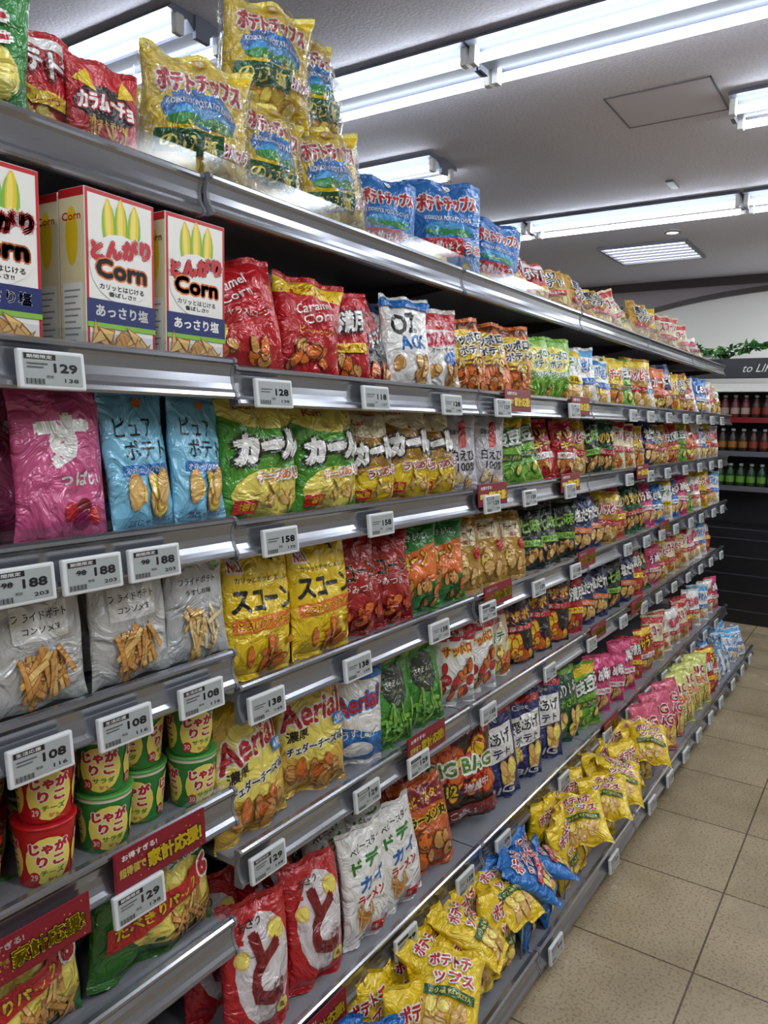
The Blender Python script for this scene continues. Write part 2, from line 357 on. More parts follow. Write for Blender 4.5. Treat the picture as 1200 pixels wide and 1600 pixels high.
bag('gold', .155, .2, .06, 'GO', gen('ハッピー', 'R', 'W', 'R', 'ターン', 'W', ('CR', 'LT', 'TN'), 'Y'), 'gold rice snack bag with red lettering')
bag('dg', .15, .2, .06, 'DG', gen('のり塩', 'Y', 'K', 'R', '塩とごま油', 'W', ('LT', 'TN', 'BR')), 'dark green snack bag with yellow lettering')
bag('pk', .15, .2, .06, 'P', gen('うめ味', 'W', 'MG', 'W', '紀州の梅', 'P', ('PK', 'LT', 'TN')), 'pink plum flavoured snack bag')
bag('bl', .15, .2, .06, 'B', gen('しお味', 'W', 'NB', 'W', '沖縄の塩', 'B', ('YL', 'LT', 'TN')), 'blue salted snack bag')
bag('wt', .15, .19, .06, 'W', gen('せんべい', 'R', 'PK', 'R', 'サラダ味', 'W', ('CR', 'LT', 'TN')), 'white rice cracker bag with red lettering')
bag('pouch', .15, .195, .035, 'b8b7b4', Rr(-1, .62, 1, 1, 'cbcac7')+E(0, .86, .09, .045, 'GY')+Rr(.52, .55, .74, .75, 'LG')+T('S', .63, .65, .1, .13, 'W', .02)+Rr(-.6, .0, .6, .52, 'd8d7d3')+T('フライドポテト', 0, .36, 1.15, .13, 'K', .02)+T('コンソメ味', 0, .16, .8, .11, 'K', .02)+ST(26, -.45, -.72, .45, -.3, .3, .055, ('LT', 'TN', 'TD'), 6)+T('じゃがいもの旨み', 0, -.03, .9, .06, 'GY', .0), 'grey white fried potato stand-up pouch with fries picture', seals=1)
bag('pouch2', .135, .195, .035, 'b6b8b9', Rr(-1, .62, 1, 1, 'cbcac7')+E(0, .86, .09, .045, 'GY')+Rr(.52, .55, .74, .75, 'LG')+T('フライドポテト', 0, .38, 1.2, .13, 'K', .02)+T('うすしお味', 0, .18, .85, .1, 'K', .02)+ST(22, -.45, -.75, .45, -.2, .28, .05, ('CR', 'LT', 'TN'), 8), 'grey white salted fried potato pouch', seals=1)
bag('scy', .19, .225, .065, 'Y', E(.3, .86, .09, .07, 'K')+Rr(-.92, .6, -.55, .86, 'W')+T('No.1', -.73, .72, .32, .18, 'R', .05)+T('カリッと サクッと おいしい', 0, .5, 1.6, .1, 'K')+T('スコーン', 0, .16, 1.78, .38, 'K', .06)+P([(-.9, -.12), (.9, -.06), (.9, -.3), (-.9, -.34)], 'O')+T('とろけるクアトロチーズ', 0, -.21, 1.6, .13, 'R', .04, .02, 'Y', .02)+CH(14, -.8, -.95, .8, -.48, .17, ('O', 'TN', 'TD'), .5, 11), 'yellow corn snack bag with black lettering', n=20)
bag('scr', .16, .225, .065, 'a01a16', E(.3, .86, .1, .07, 'K')+Rr(-.85, .62, -.4, .84, 'K')+T('No.1', -.62, .72, .36, .16, 'Y', .05)+T('スコーン', 0, .2, 1.7, .38, 'K', .06, .0, 'O', .015)+T('やみつき', 0, -.12, 1.1, .16, 'W')+CH(14, -.7, -.95, .7, -.45, .19, ('O', 'c0401a', 'DR'), .55, 12), 'dark red corn snack bag with black lettering')
bag('shr', .16, .215, .065, 'G', P([(-1, .3), (1, .6), (1, -.3), (-1, -.5)], 'O')+T('コーン', -.1, .2, 1.3, .36, 'Y', .06, .12, 'DR', .04)+CH(14, -.7, -.95, .7, -.35, .17, ('O', 'TN', 'BR'), .6, 3)+T('焼きもろこし', 0, .75, 1.2, .16, 'W'), 'green and orange grilled corn snack bag')
bag('chz', .155, .21, .06, 'GO', Rr(-.6, .2, .6, .75, 'CR')+T('チーズ', 0, .55, 1.0, .24, 'BR', .04)+T('一度は', 0, .3, .7, .14, 'R')+CH(7, -.5, -.75, .5, -.2, .25, ('YL', 'LT', 'TD'), .8, 4)+E(.5, .0, .22, .18, 'R'), 'gold cheese snack bag with cream label')
bag('kb', .155, .21, .06, '1f2a1c', gen('七味', 'LG', 'K', 'LG', '辛子マヨネーズ', 'K', ('LT', 'TN', 'TD')), 'black and green snack bag')
bag('nv', .16, .21, .06, 'NB', gen('塩だれ', 'W', 'K', 'O', 'ポテトチップス', 'W', ('YL', 'LT', 'TN')), 'navy potato chip bag with white lettering')
bag('ro', .16, .21, .06, 'be3f2a', gen('サラミ', 'Y', 'DR', 'W', 'ピザ味', 'R', ('YL', 'LT', 'TD'), 'Y'), 'red orange snack bag with yellow lettering')
bag('aer', .19, .24, .07, 'dab246', Rr(-1, .82, 1, 1, 'Y')+E(0, .1, .95, .62, 'YL')+T('Aerial', 0, .38, 1.75, .46, 'R', .05, .1, 'W', .035, .1)+T('濃厚', -.45, .0, .6, .2, 'K', .04, .08)+T('チェダーチーズ味', .05, -.22, 1.6, .16, 'K', .05, .08, 'W', .02)+CH(16, -.75, -.95, .75, -.5, .19, ('O', 'TN', 'TD'), .6, 13)+Rr(.55, .05, .9, .25, 'B')+T('4層', .72, .15, .28, .14, 'W'), 'yellow cheddar corn snack bag with red script', n=20)
bag('aeb', .16, .22, .06, 'W', P([(-1, -.1), (1, -.45), (1, -1), (-1, -1)], 'B')+Rr(-1, .75, 1, 1, 'B')+T('Aerial', 0, .3, 1.65, .4, 'R', .05, .12, 'B', .035, .1)+T('うすしお', 0, -.35, 1.1, .2, 'W')+E(0, -.7, .5, .18, 'W'), 'white and blue snack bag with red script')
bag('say', .16, .21, .06, '489036', E(0, .3, .66, .5, '2c3a2a')+T('さやえんどう', 0, .36, 1.1, .17, 'W', .04)+T('さっぱりしお味', 0, .14, .8, .08, 'CR')+ST(16, -.7, -.95, .7, -.3, .3, .06, ('LG', '78b44a', 'DG'), 5)+Rr(-1, .85, 1, 1, 'LG'), 'green pea snack bag with black round label')
bag('kap', .17, .215, .06, 'W', Rr(-1, .6, 1, 1, 'R')+T('Calbee', 0, .8, .8, .18, 'W', .05)+T('サッポロ', 0, .38, 1.4, .28, 'R', .05, .08, 'Y', .03)+CH(16, -.75, -.95, .75, .05, .18, ('O', 'R', 'BR'), .7, 6), 'white and red snack bag with red top')
bag('piz', .17, .215, .06, 'CR', Rr(-1, .72, 1, 1, 'R')+T('ピザ', -.2, .45, 1.0, .32, 'R', .06, .1, 'W', .03)+T('ポテト', .1, .1, 1.4, .3, 'G', .06, .1, 'W', .03)+CH(12, -.7, -.95, .7, -.3, .24, ('YL', 'O', 'TD'), .8, 7), 'cream pizza flavoured chip bag with red and green lettering')
bag('pzk', .175, .22, .06, '1d1714', T('ピザポ', 0, .5, 1.6, .34, 'Y', .06, .05, 'R', .04)+CH(12, -.7, -.9, .7, -.2, .26, ('Y', 'O', 'R'), .8, 8)+Rr(-.8, .05, .8, .22, 'R')+T('厚切り', 0, .13, .9, .12, 'W'), 'black pizza chip bag with yellow lettering')
osa = E(.05, 0, .85, .84, 'd6cccd')+E(.45, .5, .26, .18, 'LT')+E(.45, .5, .22, .15, 'YL')+E(-.6, .25, .2, .14, 'LT')+E(-.6, .25, .16, .11, 'YL')
osa += T('と', .05, .02, 1.0, 1.15, 'DR', .07, -.1)
osa += T('おさつ', -.3, .74, .7, .15, 'K', .03)+T('どきっ', .45, -.28, .6, .14, 'DR', .05)+E(.5, -.68, .2, .12, 'YL')+T('塩', .5, -.68, .16, .1, 'R')
bag('osa', .165, .235, .06, 'R', osa, 'red and cream sweet potato chip bag')
bag('dod', .16, .235, .055, 'W', T('ベビースター', 0, .74, 1.4, .15, 'K', .03, .08)+T('ドデ', -.1, .44, 1.2, .28, 'G', .08, .08)+T('カイ', .1, .08, 1.2, .28, 'B', .08, .08)+T('ラーメン', 0, -.22, 1.2, .2, 'R', .06, .05)+ST(14, -.6, -.65, .1, -.4, .18, .03, ('LT', 'TN', 'TD'), 4)+Rr(-.2, -.92, .7, -.74, 'R')+T('チキン味', .25, -.83, .8, .12, 'W'), 'white noodle snack bag with green blue and red lettering')
bag('bbs', .15, .2, .055, '2a2a2c', T('ベビースター', 0, .4, 1.5, .26, 'W', .05, .08)+T('ラーメン', 0, .05, 1.3, .24, 'Y', .05)+ST(14, -.6, -.8, .6, -.3, .2, .03), 'black noodle snack bag with white lettering')
bag('bor', .165, .2, .07, 'c0581e', P([(-1, .9), (1, .9), (.8, .45), (-.8, .45)], 'DR')+T('ベビースター', 0, .66, 1.5, .22, 'Y', .05, .08)+T('ラーメン丸', 0, .22, 1.5, .28, 'K', .06, .05, 'Y', .03)+CH(9, -.6, -.85, .6, -.2, .22, ('TN', 'O', 'BR'), .9, 5), 'orange noodle snack bag with dark lettering')
bag('big', .25, .29, .075, '3a2a18', CH(22, -.85, -.6, .85, .5, .22, ('Y', 'O', 'R'), .8, 6)+T('ピザポテト', 0, .74, 1.7, .22, 'W', .06, .04, 'R', .04)+T('BIG BAG', 0, .1, 1.8, .28, '5a8a2a', .06, 0, 'W', .04)+T('¥12', -.5, -.3, .6, .22, 'Y', .06, 0, 'K', .03)+T('増量中', .35, -.3, .8, .2, 'W', .04, 0, 'R', .03)+Rr(-1, -.95, 1, -.7, 'DR')+T('Calbee', 0, -.82, .8, .14, 'W'), 'large black and green pizza chip bag')
bag('bignv', .19, .28, .065, 'NB', Rr(-1, .84, 1, 1, 'R')+T('Calbee', -.2, .75, .8, .13, 'W')+P([(-.8, .5), (.8, .65), (.8, -.1), (-.8, -.25)], 'W')+T('堅あげ', 0, .32, 1.4, .3, 'K', .04, .1)+T('ポテト', 0, .0, 1.2, .22, 'NB', .04, .1)+CH(8, -.6, -.65, .6, -.35, .22, ('YL', 'LT', 'TN'))+T('BIG', 0, -.82, 1.1, .2, 'W', .06), 'large navy kettle chip bag with white panel')
bag('bigg', .19, .27, .065, 'DG', Rr(-1, .84, 1, 1, 'LG')+T('のりしお', 0, .45, 1.5, .32, 'W', .05, .08, 'K', .03)+T('わさび', 0, .08, 1.2, .26, 'LG', .05)+CH(9, -.6, -.85, .6, -.3, .24, ('YL', 'LT', 'TN')), 'large dark green seaweed chip bag')
bag('bigp', .2, .26, .065, 'd45a76', T('BIG', -.1, .4, 1.2, .34, 'R', .07, .0, 'W', .04)+T('BAG', .1, -.0, 1.2, .34, 'R', .07, .0, 'W', .04)+CH(9, -.6, -.85, .6, -.4, .24, ('YL', 'LT', 'TN')), 'large pink snack bag with red lettering')
bag('bigy', .2, .25, .07, 'PG', T('BIG', -.1, .4, 1.2, .34, 'R', .07, .0, 'W', .04)+T('BAG', .1, -.0, 1.2, .34, 'O', .07, .0, 'W', .04)+CH(9, -.6, -.85, .6, -.4, .24, ('YL', 'LT', 'TN')), 'large pale yellow snack bag with red lettering')
bag('jbit', .26, .235, .08, '37702c', E(.2, -.3, .85, .55, 'YL')+ST(20, .1, -.9, .85, -.3, .2, .035, ('LT', 'TN', 'TD'), 7)+T('じゃがりこ', -.05, .58, 1.6, .32, 'R', .06, .1, 'W', .035)+T('サラダ bits', .1, .26, 1.2, .15, 'G', .03, .1, 'W', .02)+P([(-.85, -.3), (.6, .08), (.6, -.22), (-.85, -.62)], 'R')+T('たべきりパック', -.12, -.27, 1.3, .18, 'Y', .05, .2, 'DR', .015)+T('6', .72, .0, .22, .34, 'R', .08, 0, 'W', .03)+T('Calbee', -.7, .86, .4, .08, 'W'), 'large green multipack of potato sticks with red lettering', n=20)
bag('wbl', .16, .17, .06, 'd4dde4', gen('しお', 'B', 'W', 'B', 'さらだ', 'W', ('W', 'CR', 'LT'), 'SK'), 'white and light blue small snack bag')

wr = MB()
for sg in (1, -1):
    f = bagmap(.222, .235, .135, 4.2+sg, sg, 1.5)
    vs = []; fs = []; n = 22
    for j in range(n+1):
        for i in range(n+1):
            X = math.sin(pi/2*(2*i/n-1)); v = 2*j/n-1; vs.append(f(X, v, 0))
    for j in range(n):
        for i in range(n):
            a = j*(n+1)+i; fs.append((a, a+1, a+n+2, a+n+1))
    wr.add(vs, fs, MWRAP, True)
WRAP = wr.mesh('wrap')

def make_box():
    AX[0] = 1.88
    w, h, d = .125, .235, .055; mb = MB()
    mb.bbox(-w/2, 0, 0, w/2, d, h, M('W', 'card'), .0015)
    fr = lambda X, v, o: (X*(w/2-.001), -o, h/2+v*(h/2-.001))
    e = Rr(-1, -1, 1, 1, 'e9e6df')+Rr(-1, .95, 1, 1, 'R')+Rr(-1, -1, -.93, 1, 'R')+Rr(.93, -1, 1, 1, 'R')
    for x, a, l in ((-.35, .12, .3), (.0, .0, .33), (.38, -.12, .3)):
        e += E(x, .6, .2, l, 'LG', a)+E(x, .64, .13, l, 'Y', a)+E(x-.02, .66, .07, l*.85, 'YL', a)
    e += E(0, .12, .92, .42, 'W')
    e += T('とんがり', 0, .36, 1.8, .27, 'R', .12, .08, 'W', .025)
    e += T('Corn', 0, .1, 1.5, .24, 'K', .09, 0, 'O', .02)
    e += T('カリッとはじける', 0, -.12, 1.3, .07, 'K', .04)+T('香ばしさ!!', 0, -.2, .8, .06, 'K', .04)
    e += Rr(-1, -.56, 1, -.28, 'NB')+T('あっさり塩', 0, -.41, 1.55, .15, 'W', .05)+Rr(-1, -.62, 1, -.56, 'LG')
    r = random.Random(3)
    for i in range(16):
        cx = r.uniform(-.8, .8); cy = r.uniform(-.92, -.68); a = r.uniform(0, 6.28); L = .28
        pt = lambda q, rr: (cx+rr*math.cos(q), cy+rr*.6*math.sin(q))
        c = ('TN', 'LT', 'd8a868')[i % 3]
        e += P([pt(a, L*1.2), pt(a+2.4, L*.75), pt(a+3.9, L*.75)], 'TD')+P([pt(a, L), pt(a+2.4, L*.6), pt(a+3.9, L*.6)], c)
    design(mb, e, fr, [], [], 'card', smooth=False, step=.00006, o0=.0002)
    sd = lambda X, v, o: (-w/2-o, d/2-X*(d/2-.001), h/2+v*(h/2-.001))
    e2 = Rr(-1, -1, 1, 1, 'CR')+Rr(-1, .9, 1, 1, 'R')+E(0, .45, .5, .35, 'Y')+T('Corn', 0, .68, 1.5, .1, 'R', .05)+Rr(-.8, -.9, .8, -.1, 'W')
    for i in range(9): e2 += Rr(-.7, -.2-i*.075, .6-(i % 3)*.2, -.18-i*.075, 'GY')
    design(mb, e2, sd, [], [], 'card', smooth=False, step=.00006, o0=.0002)
    AX[0] = 1.25
    return dict(typ='box', body=mb.mesh('box'), w=w, h=h, t=d)
K['box'] = make_box(); LAB['box'] = 'white corn snack box with red lettering and navy band'
def make_cup(bg, pan, title, sub, num):
    AX[0] = .38
    r0, r1, h = .035, .043, .093; mb = MB(); N = 40
    def f(X, v, o):
        a = X*pi; r = r0+(r1-r0)*(v+1)/2+o; return (r*math.sin(a), -r*math.cos(a), h/2*(1+v))
    e = Rr(-1, .8, 1, 1, 'e0ddc8') if num == '30' else []
    for c in (-.55, .55, 0):
        e += E(c, -.1, .25, .8, pan)
        e += T('じゃが', c, .34, .4, .42, 'R', .08, .0, 'W', .03)+T('りこ', c+.02, -.1, .3, .38, 'R', .08, 0, 'W', .03)
        e += T(sub, c+.04, -.48, .26, .2, 'G', .05)
        e += E(c-.16, -.62, .06, .2, 'R')+T(num, c-.16, -.62, .08, .2, 'W')+ST(5, c-.02, -.85, c+.15, -.7, .06, .012, ('LT', 'TN', 'TD'))
    lx = [2*i/N-1 for i in range(1, N)]
    design(mb, e, f, lx, [0], 'card', bg, step=.00006, o0=.00025)
    mb.lathe([(r0-.001, .002), (r0-.003, 0), (.001, 0)], M('W', 'card'))
    lid = MB(); lid.lathe([(r1+.0005, h-.004), (r1+.002, h-.003), (r1+.002, h), (r1, h+.0012), (r1-.003, h+.0003), (.0005, h+.0006)], M('R' if num == '29' else '5aa04a', 'plas'), 28)
    AX[0] = 1.25
    return dict(typ='cup', body=mb.mesh('cup'), lid=lid.mesh('lid'), w=.086, h=h+.002, t=.086)
K['cupg'] = make_cup('2f7d35', 'YL', '', 'サラダ', '30'); LAB['cupg'] = 'green and yellow potato stick cup with green lid'
K['cupr'] = make_cup('b8181e', 'YL', '', 'チーズ', '29'); LAB['cupr'] = 'red and yellow cheese potato stick cup'

# ------------------------------------------------------------------ placement
rnd = random.Random(11)
def put(key, x, y, z, tilt=0, yaw=0, roll=0, sc=1.0, grp='snack bags on the shelves', far=False, wrap=False, lab=None):
    k = K[key]; d2r = pi/180
    nm = {'bag': 'snack_bag', 'box': 'snack_box', 'cup': 'snack_cup'}[k['typ']]
    if wrap: nm = 'snack_multipack'
    cat = {'bag': 'snack bag', 'box': 'snack box', 'cup': 'snack cup'}[k['typ']]
    me = k['full'] if (k['typ'] == 'bag' and far) else k['body']
    o = obj(nm, me, (x, y, z), (-tilt*d2r, roll*d2r, yaw*d2r), None, lab or LAB[key], cat, grp)
    o.scale = (sc, sc, sc)
    if k['typ'] == 'bag' and not far:
        for s in k['seals']: obj('crimped_seal', s, parent=o)
    if k['typ'] == 'cup': obj('lid', k['lid'], parent=o)
    if wrap:
        w = obj('clear_wrap', WRAP, parent=o); w.location = (0, 0, -.004)
        w['label'] = 'transparent glossy plastic wrap'
    return o

H = 1.52
MODS = [(.037, .937)]+[(.937+.9*i, 1.837+.9*i) for i in range(5)]
RZ = [1.89, 1.573, 1.31, 1.018, .71, .322, .08]; RY = [1.0, .94, .94, .93, .93, .88, .70]
LZ = [1.888, 1.583, 1.318, 1.085, .833, .585, .33, .08]; LY = [1.01, .935, .935, .935, .935, .935, .88, .70]
BY = 1.44
def ztop(z): return z+.0145
g = {1: 'snack bags on the second shelf', 2: 'snack bags on the third shelf', 3: 'snack bags on the fourth shelf', 4: 'snack bags on the fifth shelf', 5: 'snack bags on the sixth shelf', 6: 'snack bags heaped on the bottom shelf', 0: 'snack bags on the top shelf'}
def row(si, items, back=2.6, z=None, y=None):
    z = ztop(RZ[si]) if z is None else z; yf = RY[si] if y is None else y
    for it in items:
        key, x = it[0], it[1]; k = K[key]
        lo, hi = (-12, 5) if x < 1.4 else ((-26, -8) if x < 1.8 else (-40, -10))
        yaw = it[2] if len(it) > 2 else rnd.uniform(lo, hi); tilt = it[3] if len(it) > 3 else rnd.uniform(3, 18)
        sc = it[4] if len(it) > 4 else rnd.uniform(.92, 1.05)
        yy = yf+.014+k['t']/2+abs(math.sin(yaw*pi/180))*k['w']/2*.6+(rnd.uniform(-.003, .014) if x > 1.8 else 0)
        zz = z+(it[5] if len(it) > 5 else 0)
        put(key, x, yy, zz, tilt, yaw, rnd.uniform(-6, 6), sc, g[si], far=x > 3.0)
        if x < back and k['typ'] == 'bag':
            put(key, x+rnd.uniform(-.01, .012), yy+k['t']+.05, z, tilt, rnd.uniform(-8, 5), rnd.uniform(-2, 2), sc, g[si], far=True)
def fill(si, x0, keys, step=.165, x1=5.38):
    x = x0; i = 0; L = []
    while x < x1:
        L.append((keys[i % len(keys)], x)); i += 1; x += step+rnd.uniform(-.012, .012)
    row(si, L)

for x, yw in ((.41, 0), (.55, -1), (.742, 3), (.882, 0)):
    for j in range(3): put('box', x+rnd.uniform(-.003, .003), .965+j*.064, ztop(1.583), 0, yw, 0, 1, 'corn snack boxes on the second shelf')
row(1, [('cara', 1.045, -24, 12, 1.05), ('cara2', 1.21, -22, 8, 1), ('rd', 1.335, -30, 4, .9), ('don', 1.45, 14, 16), ('ozb', 1.58, -18, 8), ('ozr', 1.73, -14, 6), ('bbq', 1.895), ('bbq', 2.05), ('bbq', 2.21), ('veg', 2.37), ('veg', 2.52), ('wy', 2.68), ('wb', 2.84)])
fill(1, 3.0, ['wb', 'yb', 'g1', 'gold', 'wb', 'or', 'nv', 'yb', 'mixg', 'ro', 'wt', 'bl', 'wt', 'gold', 'wy'])
row(2, [('redk', .475, 0), ('pink', .645, 0, 8, 1), ('pure', .79, 5, 9, 1), ('pure', .905, 8, 9, 1)], z=ztop(1.318))
row(2, [('curl', 1.065, 0, 7, 1.02), ('curl', 1.27, -3, 7, .98), ('curl2', 1.44, -10, 7), ('curl2', 1.59, -14, 8), ('curl2', 1.735, -18, 8), ('ebi', 1.88, -18, 6, 1), ('ebi', 2.03, -18, 6, 1), ('g1', 2.18), ('g1', 2.32), ('r1', 2.47), ('r1', 2.62), ('gold', 2.77), ('kb', 2.92)])
fill(2, 3.08, ['dg', 'wr', 'wr', 'yb', 'nv', 'mixg', 'gold', 'rd', 'g1', 'or', 'wt', 'wb', 'gold', 'wt', 'yb'])
row(3, [('pouch2', .455, 0), ('pouch', .595, 0, 5, 1), ('pouch', .75, 0, 5, 1), ('pouch2', .885, -4, 5, 1)], z=ztop(1.085), y=.935)
row(3, [('scy', 1.045, 2, 8, 1.03), ('scy', 1.235, 0, 7, 1.02), ('scr', 1.385, -18, 8, 1), ('scr', 1.51, -26, 8), ('shr', 1.64, -24), ('shr', 1.78, -24), ('chz', 1.92, -20), ('chz', 2.07, -20), ('chz', 2.22, -20), ('kb', 2.37), ('kb', 2.52), ('kb', 2.67), ('nv', 2.82), ('nv', 2.97)])
fill(3, 3.13, ['gold', 'rd', 'dg', 'dg', 'pk', 'bl', 'wy', 'bl', 'pk', 'g1', 'wt', 'yb', 'wt', 'wb', 'wt'])
row(4, [('aer', 1.035, 0, 9, 1.03), ('aer', 1.225, -18, 9, 1), ('aeb', 1.38, -26, 3, 1), ('say', 1.52, -4, 9, 1.03), ('say', 1.68, -10, 9, 1), ('kap', 1.845, -20), ('kap', 1.99), ('piz', 2.15), ('pzk', 2.31), ('pzk', 2.47), ('pzk', 2.62), ('rd', 2.78), ('nv', 2.94)])
fill(4, 3.1, ['nv', 'kb', 'nv', 'rd', 'dg', 'pk', 'gold', 'wr', 'gold', 'wr', 'wt', 'wt', 'wb', 'rd', 'wt'])
cg = 'potato stick cups stacked on the fifth shelf'
for x, c, yy, yw in ((.50, 'cupr', 1.0, 10), (.61, 'cupr', .99, -25), (.71, 'cupg', .995, -30), (.80, 'cupg', 1.02, -60), (.888, 'cupg', .99, -25), (.655, 'cupg', 1.09, 0), (.745, 'cupg', 1.105, 40), (.84, 'cupg', 1.12, 0), (.56, 'cupr', 1.09, 0)):
    for j in range(2):
        put(c, x+rnd.uniform(-.003, .003), yy, ztop(.833)+j*.0955, 0, yw+rnd.uniform(-14, 14), 0, 1.0, cg)
row(5, [('jbit', .53, 0, 9, 1), ('jbit', .80, 0, 9, 1)], z=ztop(.585), y=.935)
row(5, [('osa', 1.0, -8, 12, 1.02), ('osa', 1.18, -6, 12, 1.02), ('dod', 1.355, -4, 10, 1), ('dod', 1.51, -6, 10, 1), ('bor', 1.68, -18, 14, 1.1), ('big', 1.9, -30, 6, 1.02, .025), ('bignv', 2.13, -28, 9, 1), ('bignv', 2.31, -24, 9), ('bignv', 2.49), ('bigg', 2.68), ('g1', 2.86, -25, 8, 1.15), ('pk', 3.03, -25, 8, 1.1)])
put('bbs', 1.27, 1.075, ztop(.322)+.04, 12, 0, 0, 1, g[5]); put('bbs', 1.43, 1.08, ztop(.322)+.04, 12, -15, 0, 1, g[5])
fill(5, 3.2, ['pk', 'pk', 'rd', 'ro', 'wr', 'wr', 'wt', 'wr', 'rd', 'wt', 'wb', 'wt'], .175)
seq = [(1.0, 'blu2'), (1.14, 'blu2'), (1.28, 'yel2'), (1.42, 'yel2'), (1.57, 'yel2'), (1.71, 'yel2'), (1.88, 'blu2'), (2.03, 'blu2'), (2.2, 'yel2'), (2.36, 'yel2'), (2.52, 'yel2'), (2.7, 'yel2'), (2.86, 'yel2'), (3.03, 'yel2'), (3.2, 'bigp'), (3.38, 'bigp'), (3.56, 'bigp'), (3.75, 'bigy'), (3.93, 'bigy'), (4.1, 'bigy'), (4.28, 'rd'), (4.42, 'ro')]
for x, k in seq+[(4.58+i*.14, 'wbl') for i in range(6)]:
    lie = k in ('yel2', 'blu2', 'wbl')
    z0 = ztop(.08)+.006
    if lie:
        put(k, x+rnd.uniform(-.02, .02), .75, z0, rnd.uniform(12, 26), rnd.uniform(-45, 20), rnd.uniform(-14, 14), .92, g[6], far=x > 3)
        put(k, x+rnd.uniform(-.03, .03), .86, z0+.02, rnd.uniform(2, 8), rnd.uniform(-35, 30), rnd.uniform(-10, 10), .85, g[6], far=x > 3)
        if k != 'wbl' and x > 1.2: put(k, x+.06+rnd.uniform(-.04, .04), .70, z0+.12, rnd.uniform(56, 74), rnd.uniform(-70, 40), rnd.uniform(-15, 15), .85, g[6], far=x > 3)
    else:
        put(k, x, .755, z0, 14, rnd.uniform(-35, -15), rnd.uniform(-4, 4), .95, g[6], far=True)
        put(k, x+.02, .86, z0, 4, rnd.uniform(-30, -10), rnd.uniform(-4, 4), .8, g[6], far=True)
zt = ztop(1.89)
gm = 'potato chip multipacks stacked on the top shelf'
put('jagG', .575, 1.06, zt, 4, -24, 3, .9, g[0]); put('jagG', .72, 1.2, zt, 4, 0, -4, .8, g[0]); put('mixr', .69, 1.12, zt, 6, -10, 3, .85, g[0]); put('jagG', .83, 1.26, zt, 5, 8, 0, .85, g[0])
put('kara', .79, 1.07, zt, 10, -12, 4, .74, g[0]); put('yel', .90, 1.26, zt, 0, -20, 5, .9, gm, wrap=True)
put('yel', .99, 1.09, zt, 4, -26, 3, 1.0, gm, wrap=True)
put('yel', 1.165, 1.09, zt, 4, -4, 8, .94, gm, wrap=True)
put('yel', 1.08, 1.27, zt, 2, 0, 0, .95, gm, wrap=True)
put('yel', 1.30, 1.27, zt+.0, 2, 10, 0, .93, gm, wrap=True)
put('yel', 1.225, 1.14, zt+.21, 3, -26, 4, .97, gm, wrap=True)
put('yel', 1.375, 1.08, zt, 3, -16, -6, .96, gm, wrap=True)
put('yel', 1.39, 1.15, zt+.205, 2, 4, -6, .97, gm, wrap=True)
put('blu', 1.67, 1.14, zt, 5, -32, 3, .92, g[0]); put('blu', 1.56, 1.22, zt, 5, -20, -3, .9, g[0])
put('blu', 1.92, 1.10, zt, 6, -40, 0, 1.13, g[0]); put('blu', 1.85, 1.26, zt, 5, -10, 3, .95, g[0]); put('blu', 2.19, 1.1, zt, 8, -34, 10, .97, g[0])
x = 2.38; i = 0
tk = ['mixr', 'mixr', 'mixg', 'mixg', 'yb', 'mixg', 'wr', 'yel2', 'mixg', 'yb', 'dg', 'wr', 'mixr', 'wr', 'mixr', 'wt']
while x < 5.2:
    t = tk[i % len(tk)]
    put(t, x, 1.09, zt, rnd.uniform(10, 35), rnd.uniform(-50, -5), rnd.uniform(-22, 22), rnd.uniform(.85, 1.0), g[0], far=x > 3)
    put(tk[(i+1) % len(tk)], x+.05, 1.22, zt+.005, rnd.uniform(5, 20), rnd.uniform(-40, 10), rnd.uniform(-12, 12), .95, g[0], far=True)
    x += .175; i += 1

